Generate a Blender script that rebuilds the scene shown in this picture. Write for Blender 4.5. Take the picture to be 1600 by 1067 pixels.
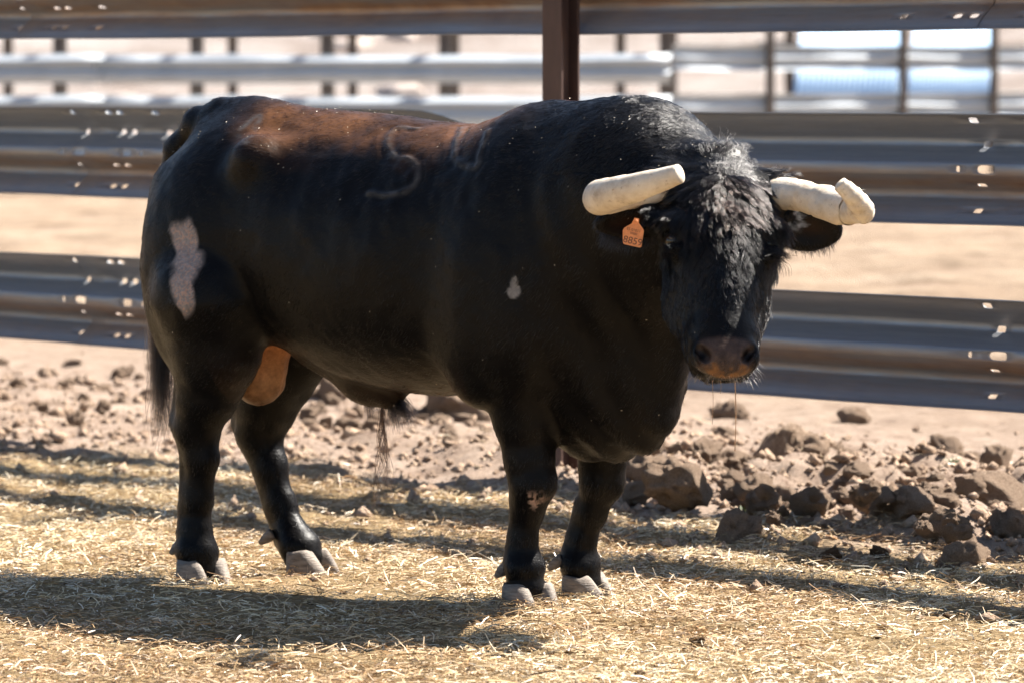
import bpy, bmesh, math, random
import numpy as np
from mathutils import Vector, Matrix
from mathutils.geometry import delaunay_2d_cdt

for o in list(bpy.data.objects): bpy.data.objects.remove(o)
scn = bpy.context.scene
COL = scn.collection
RNG = np.random.default_rng(7); random.seed(7)

# ------------------------------------------------------------------ camera, sky, sun, exposure
EYE = 1.28; FPX = 7333.0                       # eye height; focal length in 1600-px-wide pixels (165 mm)
PITCH = math.atan(415.5 / FPX)
cam = bpy.data.cameras.new('camera'); cam_o = bpy.data.objects.new('camera', cam); COL.objects.link(cam_o)
cam.lens = 165.0; cam.sensor_width = 36.0; cam.clip_start = .1; cam.clip_end = 2000
cam_o.location = (0, 0, EYE); cam_o.rotation_euler = (math.pi / 2 - PITCH, 0, 0)
cam.dof.use_dof = True; cam.dof.focus_distance = 11.15; cam.dof.aperture_fstop = 5.6
scn.camera = cam_o

TO_SUN = Vector((.80, .45, 1.0)).normalized()
SUN_EL = math.asin(TO_SUN.z); SUN_AZ = math.atan2(TO_SUN.x, TO_SUN.y)
world = bpy.data.worlds.new('World'); scn.world = world; world.use_nodes = True
wn = world.node_tree
sky = wn.nodes.new('ShaderNodeTexSky'); sky.sky_type = 'NISHITA'; sky.sun_disc = False
sky.sun_elevation = SUN_EL; sky.sun_rotation = SUN_AZ; sky.dust_density = .6; sky.ozone_density = 1.2
bg = wn.nodes['Background']; bg.inputs['Strength'].default_value = .05
wn.links.new(sky.outputs[0], bg.inputs['Color'])
sun = bpy.data.lights.new('sun', 'SUN'); sun.energy = 5.0; sun.angle = math.radians(.53); sun.color = (1, .945, .86)
sun_o = bpy.data.objects.new('sun', sun); COL.objects.link(sun_o)
sun_o.rotation_euler = TO_SUN.to_track_quat('Z', 'Y').to_euler(); sun_o.location = (8, 14, 12)
scn.view_settings.view_transform = 'Standard'; scn.view_settings.look = 'None'
scn.view_settings.exposure = 1.85; scn.view_settings.gamma = 1.0; scn.view_settings.use_curve_mapping = False

# ------------------------------------------------------------------ where things stand
cp, sp = math.cos(PITCH), math.sin(PITCH)
YAW = math.radians(37)
BO = np.array([-.27, 11.72, 0.])                                 # the bull's origin on the ground
HX = np.array([math.cos(YAW), -math.sin(YAW), 0]); LX = np.array([math.sin(YAW), math.cos(YAW), 0])
def ray(px, py):
    b = (533.5 - py) / FPX
    return np.array([(px - 800) / FPX, cp + b * sp, -sp + b * cp])
def side(px, py, yl):          # bull-frame point on its lengthwise plane y = yl
    r = ray(px, py); o = np.array([0, 0, EYE]); t = (yl + LX @ BO - LX @ o) / (LX @ r); w = o + t * r
    return np.array([HX @ (w - BO), yl, w[2]])
def at(px, py, dist):          # world point at a distance
    r = ray(px, py); return np.array([0, 0, EYE]) + r * dist / r[1]
def to_bull(w):
    q = np.asarray(w) - BO; return np.array([HX @ q, LX @ q, q[2]])
def on_ground(px, py, z=0):
    r = ray(px, py); return np.array([0, 0, EYE]) + r * (z - EYE) / r[2]

# ------------------------------------------------------------------ helpers
def tag(o, label=None, cat=None, group=None, kind=None):
    if label: o['label'] = label
    if cat: o['category'] = cat
    if group: o['group'] = group
    if kind: o['kind'] = kind
    return o
def empty(name, loc=(0, 0, 0), rz=0):
    o = bpy.data.objects.new(name, None); COL.objects.link(o); o.location = loc; o.rotation_euler = (0, 0, rz)
    o.empty_display_size = .1
    return o
def mesh_obj(name, v, f, mat, parent=None, smooth=True):
    me = bpy.data.meshes.new(name)
    if isinstance(f, np.ndarray):
        n = f.shape[1]
        me.vertices.add(len(v)); me.vertices.foreach_set('co', np.asarray(v, np.float32).ravel())
        me.loops.add(f.size); me.loops.foreach_set('vertex_index', f.astype(np.int32).ravel())
        me.polygons.add(len(f)); me.polygons.foreach_set('loop_start', np.arange(0, f.size, n, dtype=np.int32))
        me.update(calc_edges=True); me.validate()
    else:
        me.from_pydata([tuple(map(float, p)) for p in v], [], f); me.update()
    if smooth: me.polygons.foreach_set('use_smooth', np.ones(len(me.polygons), bool))
    if mat: me.materials.append(mat)
    o = bpy.data.objects.new(name, me); COL.objects.link(o)
    if parent: o.parent = parent
    return o
def set_tint(me, c, dom='POINT'):
    a = me.attributes.new('tint', 'FLOAT_COLOR', dom); a.data.foreach_set('color', np.column_stack([c, np.ones(len(c))]).astype(np.float32).ravel())
def unit(v): return v / np.maximum(np.linalg.norm(v, axis=-1, keepdims=True), 1e-9)
def copy_obj(o, parent=None):
    c = o.copy(); COL.objects.link(c); c.parent = parent; return c

def hash3(i, j, k, seed):
    n = (i.astype(np.int64) * 374761393 + j.astype(np.int64) * 668265263 + k.astype(np.int64) * 2147483647 + seed * 1274126177) & 0x7fffffff
    n = ((n ^ (n >> 13)) * 1274126177) & 0x7fffffff
    n = ((n ^ (n >> 16)) * 69069) & 0x7fffffff
    return ((n >> 7) & 0xffff) / 65535.0
def vnoise(P, scale, seed=0):
    P = np.asarray(P, float) * scale; i = np.floor(P).astype(np.int64); f = P - i; f = f * f * (3 - 2 * f)
    out = 0
    for dx in (0, 1):
        for dy in (0, 1):
            for dz in (0, 1):
                w = (f[:, 0] if dx else 1 - f[:, 0]) * (f[:, 1] if dy else 1 - f[:, 1]) * (f[:, 2] if dz else 1 - f[:, 2])
                out = out + w * hash3(i[:, 0] + dx, i[:, 1] + dy, i[:, 2] + dz, seed)
    return out * 2 - 1
def fbm(P, scale, octs=4, seed=0):
    a, s, t = 1., scale, 0
    for k in range(octs): t = t + a * vnoise(P, s, seed + k * 17); a *= .5; s *= 2.03
    return t

def catmull(pts, n):
    p = np.asarray(pts, float); p = np.vstack([2 * p[0] - p[1], p, 2 * p[-1] - p[-2]]); out = []
    segs = len(p) - 3
    for u in np.linspace(0, segs - 1e-6, n):
        i = int(u); t = u - i; a, b, c, d = p[i:i + 4]
        out.append(.5 * (2 * b + (c - a) * t + (2 * a - 5 * b + 4 * c - d) * t * t + (3 * b - a - 3 * c + d) * t ** 3))
    return np.array(out)
def tube(pts, rad, nseg=16, nlen=None, cap=True, rough=None):
    if nlen: 
        q = catmull(np.column_stack([pts, rad]), nlen); pts, rad = q[:, :-1], q[:, -1]
    pts = np.asarray(pts, float); n = len(pts)
    T = np.gradient(pts, axis=0); T /= np.linalg.norm(T, axis=1)[:, None]
    up = np.array([0, 0, 1.]) if abs(T[0][2]) < .9 else np.array([1., 0, 0])
    U = np.cross(T[0], up); U /= np.linalg.norm(U); v = []
    ang = np.arange(nseg) * 2 * math.pi / nseg
    for i in range(n):
        U = U - T[i] * (U @ T[i]); U /= np.linalg.norm(U); W = np.cross(T[i], U)
        r = rad[i] if rough is None else rad[i] * rough(i / (n - 1), ang)
        r = np.broadcast_to(r, ang.shape)
        for a, rr in zip(ang, r): v.append(pts[i] + rr * (math.cos(a) * U + math.sin(a) * W))
    f = [(i * nseg + j, i * nseg + (j + 1) % nseg, (i + 1) * nseg + (j + 1) % nseg, (i + 1) * nseg + j) for i in range(n - 1) for j in range(nseg)]
    if cap: f += [tuple(range(nseg))[::-1], tuple((n - 1) * nseg + j for j in range(nseg))]
    return np.array(v), f
def box(x0, x1, y0, y1, z0, z1):
    v = [(x, y, z) for x in (x0, x1) for y in (y0, y1) for z in (z0, z1)]
    return v, [(0, 1, 3, 2), (4, 6, 7, 5), (0, 4, 5, 1), (2, 3, 7, 6), (0, 2, 6, 4), (1, 5, 7, 3)]

# ------------------------------------------------------------------ materials
def nodes(name):
    m = bpy.data.materials.new(name); m.use_nodes = True; t = m.node_tree
    return m, t, t.nodes['Principled BSDF']
def N(t, kind, **kw):
    n = t.nodes.new(kind)
    for k, v in kw.items():
        if k in n.inputs: n.inputs[k].default_value = v
        else: setattr(n, k, v)
    return n
def ramp(t, fac, stops):
    r = t.nodes.new('ShaderNodeValToRGB'); e = r.color_ramp.elements
    while len(e) < len(stops): e.new(.5)
    for q, (p, c) in zip(e, stops): q.position = p; q.color = (*c, 1)
    t.links.new(fac, r.inputs[0]); return r.outputs[0]
def noise(t, scale, detail=5, rough=.6, coord='Object', stretch=None):
    c = t.nodes.new('ShaderNodeTexCoord'); n = N(t, 'ShaderNodeTexNoise', Scale=scale, Detail=detail, Roughness=rough)
    src = c.outputs[coord]
    if stretch:
        m = t.nodes.new('ShaderNodeMapping'); m.inputs['Scale'].default_value = stretch; t.links.new(src, m.inputs[0]); src = m.outputs[0]
    t.links.new(src, n.inputs['Vector']); return n.outputs['Fac']
def mixc(t, fac, a, b, blend='MIX'):
    m = t.nodes.new('ShaderNodeMix'); m.data_type = 'RGBA'; m.blend_type = blend
    for s, v in ((m.inputs[0], fac), (m.inputs[6], a), (m.inputs[7], b)):
        if isinstance(v, (int, float)): s.default_value = v
        elif isinstance(v, tuple): s.default_value = (*v, 1)
        else: t.links.new(v, s)
    return m.outputs[2]
def bump(t, b, h, strength, dist=.01):
    n = N(t, 'ShaderNodeBump', Strength=strength, Distance=dist); t.links.new(h, n.inputs['Height']); t.links.new(n.outputs[0], b.inputs['Normal'])
def attr(t, name):
    a = t.nodes.new('ShaderNodeAttribute'); a.attribute_name = name; return a

def mat_simple(name, stops, scale=20, rough=.6, metal=0, bstr=.3, bdist=.004, bscale=None, stretch=None, spec=.5):
    m, t, b = nodes(name)
    t.links.new(ramp(t, noise(t, scale, stretch=stretch), stops), b.inputs['Base Color'])
    b.inputs['Roughness'].default_value = rough; b.inputs['Metallic'].default_value = metal
    b.inputs['Specular IOR Level'].default_value = spec
    if bstr: bump(t, b, noise(t, bscale or scale * 3, stretch=stretch), bstr, bdist)
    return m

def make_ground_mat():
    m, t, b = nodes('dry_ground')
    big = noise(t, .9, 6, .65); mid = noise(t, 7, 8, .7); fine = noise(t, 70, 6, .7)
    dirt = ramp(t, mid, [(.25, (.25, .17, .125)), (.5, (.40, .295, .225)), (.72, (.53, .41, .325))])
    straw = ramp(t, fine, [(.3, (.16, .105, .055)), (.5, (.36, .25, .13)), (.72, (.55, .41, .23))])
    far = ramp(t, big, [(.3, (.24, .165, .11)), (.5, (.335, .245, .17)), (.7, (.42, .325, .24))])
    far = mixc(t, .75, far, ramp(t, noise(t, 2.2, 8, .75, stretch=(1, .35, 1)), [(.36, (.42, .37, .33)), (.5, (1, 1, 1)), (.7, (1.15, 1.13, 1.1))]), 'MULTIPLY')
    bank = ramp(t, noise(t, .55, 7, .7, stretch=(.45, .3, 2.5)), [(.3, (.13, .09, .07)), (.45, (.26, .215, .19)), (.7, (.41, .37, .345))])
    zone = attr(t, 'zone'); sx = t.nodes.new('ShaderNodeSeparateColor'); t.links.new(zone.outputs['Color'], sx.inputs[0])
    c = mixc(t, sx.outputs[0], dirt, straw); c = mixc(t, sx.outputs[1], c, far); c = mixc(t, sx.outputs[2], c, bank)
    spots = ramp(t, noise(t, 14, 4, .7), [(.30, (.42, .36, .31)), (.42, (1, 1, 1))])
    c = mixc(t, .8, c, spots, 'MULTIPLY')
    t.links.new(c, b.inputs['Base Color']); b.inputs['Roughness'].default_value = .95
    b.inputs['Specular IOR Level'].default_value = .15
    bump(t, b, noise(t, 55, 9, .8), .9, .03)
    return m
M_GROUND = make_ground_mat()
def make_straw_mat():
    m, t, b = nodes('straw')
    a = attr(t, 'tint'); t.links.new(a.outputs['Color'], b.inputs['Base Color'])
    b.inputs['Roughness'].default_value = .42; b.inputs['Specular IOR Level'].default_value = .45
    return m
M_STRAW = make_straw_mat()
M_CLOD = mat_simple('dried_mud', [(.25, (.22, .145, .10)), (.5, (.39, .275, .195)), (.75, (.53, .395, .29))], 16, .95, 0, 1.0, .03, 45, spec=.15)
M_DUNG = mat_simple('dry_dung', [(.3, (.055, .032, .018)), (.6, (.15, .09, .05)), (.8, (.28, .19, .11))], 60, .95, 0, .9, .01, 140, spec=.15)
def make_rail_mat(name, rust, base=(.27, .29, .32), rough=.46):
    m, t, b = nodes(name)
    streak = noise(t, 5, 7, .65, stretch=(.5, 6, 6)); blot = noise(t, 9, 6, .6)
    c = ramp(t, streak, [(.3, tuple(x * .84 for x in base)), (.55, base), (.8, tuple(x * 1.1 for x in base))])
    rc = ramp(t, blot, [(.3, (.20, .085, .03)), (.7, (.36, .20, .09))])
    rf = ramp(t, noise(t, 3.2, 8, .7, stretch=(.35, 3, 3)), [(.5 - rust * .3, (0, 0, 0)), (.75 - rust * .3, (1, 1, 1))])
    a = attr(t, 'rust'); mm = N(t, 'ShaderNodeMath', operation='MULTIPLY'); t.links.new(rf, mm.inputs[0]); t.links.new(a.outputs['Fac'], mm.inputs[1])
    t.links.new(mixc(t, mm.outputs[0], c, rc), b.inputs['Base Color'])
    inv = N(t, 'ShaderNodeMath', operation='MULTIPLY_ADD'); t.links.new(mm.outputs[0], inv.inputs[0]); inv.inputs[1].default_value = -.4; inv.inputs[2].default_value = .5
    t.links.new(inv.outputs[0], b.inputs['Metallic'])
    rr = ramp(t, streak, [(.3, (rough + .14,) * 3), (.7, (rough - .06,) * 3)]); t.links.new(rr, b.inputs['Roughness'])
    bump(t, b, noise(t, 40, 6, .7, stretch=(.3, 2, 2)), .22, .004)
    return m
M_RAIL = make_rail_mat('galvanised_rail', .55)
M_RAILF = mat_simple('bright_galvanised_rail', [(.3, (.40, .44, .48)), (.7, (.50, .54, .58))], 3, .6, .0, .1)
M_POST = mat_simple('rusty_brown_post', [(.25, (.055, .03, .024)), (.55, (.10, .055, .042)), (.8, (.16, .095, .07))], 9, .62, .3, .3, .004, 60, stretch=(1, 1, .3))
M_DARKPOST = mat_simple('dark_post', [(.3, (.05, .04, .036)), (.7, (.11, .085, .07))], 6, .8)
M_PANEL = mat_simple('pale_sheet_metal', [(.3, (.36, .52, .72)), (.6, (.44, .60, .78)), (.8, (.55, .68, .82))], 1.2, .5, .1, .1)  # blue of the reflected sky put into the sheet's base colour
M_STONE = mat_simple('pale_stone', [(.25, (.26, .19, .16)), (.5, (.45, .37, .32)), (.8, (.62, .55, .50))], 2.5, .95, spec=.2)
M_TAPE = None
def make_tape():
    m, t, b = nodes('horn_tape')
    c = ramp(t, noise(t, 22, 6, .65), [(.28, (.42, .32, .23)), (.45, (.60, .50, .385)), (.7, (.74, .645, .53))])
    d = ramp(t, noise(t, 60, 5, .7), [(.28, (.42, .33, .26)), (.42, (1, 1, 1))])
    t.links.new(mixc(t, .7, c, d, 'MULTIPLY'), b.inputs['Base Color']); b.inputs['Roughness'].default_value = .62
    b.inputs['Subsurface Weight'].default_value = .12; b.inputs['Subsurface Radius'].default_value = (.01, .006, .004)
    bump(t, b, noise(t, 45, 8, .7), .45, .006)
    return m
M_TAPE = make_tape()
M_HOOF = mat_simple('hoof_horn', [(.25, (.07, .054, .044)), (.5, (.19, .152, .122)), (.8, (.31, .255, .205))], 26, .7, 0, .6, .006, 50, stretch=(1, 1, 5))
M_EYE = mat_simple('eye', [(.3, (.008, .006, .005)), (.8, (.02, .012, .008))], 30, .06, 0, 0)
M_TAG = mat_simple('orange_tag', [(.25, (.55, .19, .065)), (.6, (.72, .27, .10)), (.8, (.78, .36, .17))], 60, .5, 0, .15, .001)
M_INK = mat_simple('tag_ink', [(.3, (.10, .04, .02)), (.8, (.17, .07, .04))], 80, .6, 0, 0)
M_LEAF = mat_simple('weed_leaf', [(.3, (.07, .095, .035)), (.7, (.15, .18, .075))], 40, .6)
def make_drool():
    m, t, b = nodes('saliva'); b.inputs['Base Color'].default_value = (.75, .52, .34, 1); b.inputs['Roughness'].default_value = .08
    b.inputs['Transmission Weight'].default_value = .75; b.inputs['IOR'].default_value = 1.34; return m
M_DROOL = make_drool()
def make_skin():
    m, t, b = nodes('black_hide')
    a = attr(t, 'tint'); sc = attr(t, 'scar'); sm = N(t, 'ShaderNodeMath', operation='MULTIPLY'); t.links.new(ramp(t, noise(t, 170, 3, .6), [(.47, (0, 0, 0)), (.56, (1, 1, 1))]), sm.inputs[0]); t.links.new(sc.outputs['Fac'], sm.inputs[1])
    base = mixc(t, sm.outputs[0], a.outputs['Color'], (.40, .25, .19))
    t.links.new(mixc(t, 1.0, base, ramp(t, noise(t, 90, 5, .7), [(.3, (.7, .7, .7)), (.7, (1.25, 1.25, 1.25))]), 'MULTIPLY'), b.inputs['Base Color'])
    b.inputs['Roughness'].default_value = .38; b.inputs['Specular IOR Level'].default_value = .105
    n1 = noise(t, 130, 4, .6, stretch=(.5, 1, 1.2)); bump(t, b, n1, .35, .004)
    return m
M_SKIN = make_skin()
def make_hair(name, rough=.17, rr=.25):
    m = bpy.data.materials.new(name); m.use_nodes = True; t = m.node_tree; t.nodes.clear()
    o = t.nodes.new('ShaderNodeOutputMaterial'); h = t.nodes.new('ShaderNodeBsdfHairPrincipled'); h.parametrization = 'COLOR'
    a = attr(t, 'tint'); t.links.new(a.outputs['Color'], h.inputs['Color'])
    h.inputs['Roughness'].default_value = rough; h.inputs['Radial Roughness'].default_value = rr; h.inputs['Random Roughness'].default_value = .2; h.inputs['IOR'].default_value = 1.36
    t.links.new(h.outputs[0], o.inputs[0]); return m
M_HAIR = make_hair('coat_hair')
# ------------------------------------------------------------------ ground
F0 = np.array([-1.82, 16.70]); F1 = np.array([1.416, 12.98]); FU = (F1 - F0) / np.linalg.norm(F1 - F0); FN = np.array([-FU[1], FU[0]])   # fence line, FN points away from the camera
if FN[1] < 0: FN = -FN
def fence_t(x, y): return (x - F0[0]) * FN[0] + (y - F0[1]) * FN[1]         # metres beyond the fence
def height(x, y):
    P = np.column_stack([x, y, np.zeros_like(x)]); t = fence_t(x, y); far = np.clip((np.hypot(x, y - 12) - 22) / 30, 0, 1)
    band = np.exp(-((t - .55) / .85) ** 2) * (1 - far)
    z = .018 * fbm(P, 1.3, 3, 1) * (1 - far) + .011 * fbm(P, 8, 3, 2) * (1 - far)
    band = band * (.35 + .65 * np.clip((x + .9) / 1.2, 0, 1)); z = z + band * (.055 + .06 * fbm(P, 2.6, 3, 3) + .055 * np.clip(fbm(P, 8.0, 3, 13), -.2, 1))
    feet = np.exp(-((x + .25) / .9) ** 2 - ((y - 11.7) / .7) ** 2); z = z * (1 - .85 * feet) - .004
    hill = np.clip((y - 84) / 60, 0, 1); z = z + 26 * hill ** 1.5 + np.clip(hill * 12, 0, 1) * (.5 * fbm(P, .09, 4, 6))
    return z
def axis(lo, hi, step, far, grow=1.16):
    a = list(np.arange(lo, hi + 1e-6, step)); d = step
    while a[-1] < far[1]: d *= grow; a.append(a[-1] + d)
    d = step; b = [lo]
    while b[-1] > far[0]: d *= grow; b.append(b[-1] - d)
    return np.array(b[:0:-1] + a)
gx = axis(-4.2, 4.2, .03, (-420, 420)); gy = axis(8.2, 19, .03, (-60, 700))
X, Y = np.meshgrid(gx, gy, indexing='ij'); gxv, gyv = X.ravel(), Y.ravel(); gz = height(gxv, gyv)
nx, ny = len(gx), len(gy); I, J = np.meshgrid(np.arange(nx - 1), np.arange(ny - 1), indexing='ij'); b0 = (I * ny + J).ravel()
gq = np.column_stack([b0, b0 + ny, b0 + ny + 1, b0 + 1])
ground = mesh_obj('ground', np.column_stack([gxv, gyv, gz]), gq, M_GROUND); tag(ground, kind='structure')
tz = fence_t(gxv, gyv); Pz = np.column_stack([gxv, gyv, 0 * gxv])
def straw_zone(x, y):
    P = np.column_stack([x, y, 0 * x]); t = fence_t(x, y); return np.clip((-.28 - t + .30 * fbm(P, 1.6, 3, 8)) / .35, 0, 1)
zone = np.column_stack([straw_zone(gxv, gyv), np.clip((tz - 2.0) / 3, 0, 1), np.clip((gyv - 72) / 6, 0, 1), np.ones(len(gxv))])
a = ground.data.attributes.new('zone', 'FLOAT_COLOR', 'POINT'); a.data.foreach_set('color', zone.astype(np.float32).ravel())

def straw_litter(name, n, xr, yr, dens, label, lmul=1.0):
    x = RNG.uniform(*xr, n); y = RNG.uniform(*yr, n); k = RNG.random(n) < dens(x, y); x, y = x[k], y[k]; n = len(x)
    L = np.clip(RNG.lognormal(math.log(.020), .55, n), .006, .075) * lmul; W = RNG.uniform(.0008, .0025, n) * (1 + 5 * L); th = RNG.uniform(0, math.pi, n)
    ti = RNG.normal(0, .15, n) + (RNG.random(n) < .03) * RNG.uniform(.3, .9, n); dx, dy, dz = np.cos(th) * np.cos(ti), np.sin(th) * np.cos(ti), np.sin(ti)
    z0 = height(x, y) + .004 + RNG.random(n) ** 2 * .016 + .45 * L * np.abs(dz)
    C = np.column_stack([x, y, z0]); D = np.column_stack([dx, dy, dz]) * (L / 2)[:, None]
    roll = RNG.normal(0, .6, n); S = np.column_stack([-np.sin(th) * np.cos(roll), np.cos(th) * np.cos(roll), np.sin(roll)]) * (W / 2)[:, None]
    mid = C + np.column_stack([RNG.normal(0, .06, n), RNG.normal(0, .06, n), RNG.uniform(0, .10, n)]) * L[:, None]
    V = np.stack([C - D - S, C - D + S, mid - S, mid + S, C + D - S * .8, C + D + S * .8], 1).reshape(-1, 3)
    b = np.arange(n)[:, None] * 6; Q = np.vstack([b + [0, 2, 3, 1], b + [2, 4, 5, 3]])
    o = mesh_obj(name, V, Q, M_STRAW, None, False); pal = np.array([(.67, .51, .30), (.75, .61, .41), (.56, .40, .21), (.82, .73, .56), (.42, .28, .14), (.20, .12, .06), (.60, .34, .14)])
    c = pal[RNG.choice(7, n, p=[.24, .20, .19, .11, .13, .10, .03])] * RNG.uniform(.75, 1.15, (n, 1)); stain = np.clip(.25 + .8 * fbm(np.column_stack([x, y, 0 * x]), 1.9, 4, 23), 0, .75)[:, None]; c = c * (1 - stain) + c * np.array([.62, .50, .40]) * stain; set_tint(o.data, np.repeat(c, 6, axis=0))
    tag(o, label, 'straw', kind='stuff'); return o
def d_near(x, y):
    P = np.column_stack([x, y, 0 * x]); return np.clip(straw_zone(x, y), 0.02, 1) * np.clip(.66 + .75 * fbm(P, 2.2, 4, 14), .36, 1)
straw_litter('straw_litter', 380000, (-2.1, 2.1), (9.2, 16.2), d_near, 'chopped golden straw strewn over the ground round the bull')
straw_litter('straw_litter_beside', 80000, (-4.2, 4.2), (8.2, 19), lambda x, y: d_near(x, y) * ((np.abs(x) > 2.1) | (y < 9.2) | (y > 16.2)), 'chopped straw scattered further along the pen floor', 1.3)

# ------------------------------------------------------------------ clods
def clod_mesh(seed, sub, rough, mat):
    bm = bmesh.new(); bmesh.ops.create_icosphere(bm, subdivisions=sub, radius=1.0); v = np.array([q.co[:] for q in bm.verts])
    r = 1 + .30 * fbm(v + seed * 7.3, 1.1, 2, seed) + rough * fbm(v + seed * 3.1, 3.2, 4, seed + 5)
    v = v * r[:, None] * [1, .85, .72]
    rg = np.random.default_rng(seed)
    for _ in range(6):                                              # broken, flattish faces
        n = unit(rg.normal(size=3)); d = v @ n; lim = rg.uniform(.55, .85); v = v - n * (np.clip(d - lim, 0, 9) * .85)[:, None]
    for q, p in zip(bm.verts, v): q.co = p
    me = bpy.data.meshes.new('dirt_clod'); bm.to_mesh(me); bm.free(); me.polygons.foreach_set('use_smooth', np.ones(len(me.polygons), bool)); me.materials.append(mat); return me
CL = [clod_mesh(s, 4, .30, M_CLOD) for s in range(10)]; DG = [clod_mesh(s + 30, 4, .42, M_DUNG) for s in range(4)]
def clod(px, py, size, label, group=None, mesh=None, name='dirt_clod', cat='clod', sq=1.0):
    w = on_ground(px, py); 
    for _ in range(3): w = on_ground(px, py, float(height(np.array([w[0]]), np.array([w[1]]))[0]))
    r = size / 2 * w[1] / FPX
    o = bpy.data.objects.new(name, mesh or CL[RNG.integers(10)]); COL.objects.link(o)
    o.location = (w[0], w[1], w[2] + r * .26); o.scale = (r, r * RNG.uniform(.8, 1.1), r * RNG.uniform(.8, 1.15) * sq)
    o.rotation_euler = (RNG.uniform(-.4, .4), RNG.uniform(-.4, .4), RNG.uniform(0, 6.3)); tag(o, label, cat, group); return o
BIG = [(1332, 660, 46, 'lone upright dirt clod on bare ground beneath the lower rail'), (1142, 655, 40, 'pointed dirt clod below the hanging saliva thread'),
       (1230, 742, 104, 'largest dirt clod of the ridge, long and slanted'), (1548, 800, 92, 'tall dark broken clod at the right end of the ridge'),
       (1465, 822, 62, 'rounded dirt clod in front of the tall dark one'), (1510, 888, 74, 'big clod lying alone on the straw at far right'),
       (1418, 795, 58, 'squarish dirt clod in the middle of the ridge'), (1180, 780, 58, 'smooth oblong dirt clod at the foot of the ridge'),
       (1062, 768, 76, 'broad pale dirt clod just right of the far foreleg'), (1018, 708, 48, 'round dirt clod touching the brisket outline'),
       (1150, 842, 58, 'knobbly clod lying on straw in the shadow band'), (1225, 792, 48, 'grey dirt clod leaning beside the oblong one'),
       (712, 648, 82, 'wide brown clod seen under the belly before the foreleg'), (520, 625, 44, 'dark clod just right of the far hind thigh'),
       (1575, 835, 60, 'dirt clod cut by the right picture edge'), (1480, 715, 44, 'peaked clod on top of the ridge at right'), (1010, 755, 64, 'clod half hidden by the far foreleg')]
for px, py, s, lb in BIG: clod(px, py, s * 1.35, lb)
for px, py, s, lb in [(1090, 1010, 34, 'dark dry dung lump on straw below the far forefoot'), (1480, 970, 28, 'dark dung lump alone on the straw at right'), (1000, 1058, 26, 'dung lump at the bottom edge of the picture'), (312, 1036, 22, 'grey lump at the tip of the horn shadow'), (1300, 875, 40, 'low dung heap inside the right shadow band'), (1375, 868, 34, 'dung lump right of the low heap in shadow')]:
    clod(px, py, s, lb, None, DG[RNG.integers(4)], 'dung_lump', 'dung', .8)
for k in range(34):
    clod(RNG.uniform(20, 1590), RNG.uniform(845, 1062), RNG.uniform(7, 15), 'tiny dry dung crumb lying on the straw', 'dung crumbs on the straw', DG[k % 4], 'dung_crumb', 'dung', .7)
spots = []
for _ in range(165):
    px = RNG.uniform(960, 1600); base = 700 + (px - 960) * .13; spots.append((px, base + RNG.normal(20, 38), float(np.clip(RNG.lognormal(3.25, .38), 12, 62))))
for _ in range(60): px = RNG.uniform(460, 790); spots.append((px, 640 + RNG.normal(8, 20) + (px - 460) * .06, RNG.uniform(11, 32)))
for _ in range(28): px = RNG.uniform(-20, 265); spots.append((px, 598 + RNG.normal(4, 20) + px * .05, RNG.uniform(10, 30)))
def zone_of(px):
    if px < 300: return 'small dirt clod in the churned soil left of the hind legs', 'small clods behind the rump'
    if px < 800: return 'small dirt clod seen beneath the belly between hind and forelegs', 'small clods under the belly'
    if px < 1180: return 'small dirt clod of the ridge between foreleg and hanging saliva', 'small clods below the muzzle'
    if px < 1400: return 'small dirt clod in the middle of the ridge right of the bull', 'small clods mid ridge'
    return 'small dirt clod at the right end of the ridge', 'small clods at the right end'
for px, py, s in spots: clod(px, py, s * 1.2, *zone_of(px))
def crumbs(n):
    x = RNG.uniform(-4, 4, n * 3); t = RNG.normal(.35, .8, n * 3); y = F0[1] + (t - (x - F0[0]) * FN[0]) / FN[1]; k = (y > 8.5) & (y < 22); k &= (x > .15) | (RNG.random(len(x)) < .4); x, y = x[k][:n], y[k][:n]; n = len(x)
    r = np.clip(RNG.lognormal(math.log(.0055), .75, n), .002, .034); z = height(x, y) + r * .3
    base = np.array([(1, 0, 0), (-1, 0, 0), (0, 1, 0), (0, -1, 0), (0, 0, .8), (0, 0, -.8)], float); tr = np.array([(0, 2, 4), (2, 1, 4), (1, 3, 4), (3, 0, 4), (2, 0, 5), (1, 2, 5), (3, 1, 5), (0, 3, 5)])
    V = base[None] * RNG.uniform(.6, 1.3, (n, 6, 1)) + RNG.normal(0, .18, (n, 6, 3)); a = RNG.uniform(0, 6.3, n); c, s = np.cos(a)[:, None], np.sin(a)[:, None]
    V = np.stack([V[..., 0] * c - V[..., 1] * s, V[..., 0] * s + V[..., 1] * c, V[..., 2]], -1) * r[:, None, None] + np.column_stack([x, y, z])[:, None]
    o = mesh_obj('soil_crumbs', V.reshape(-1, 3), (np.arange(n)[:, None, None] * 6 + tr[None]).reshape(-1, 3), M_CLOD, None, False); tag(o, 'fine loose soil crumbs churned up along the fence line', 'soil', kind='stuff')
crumbs(30000)
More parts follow.
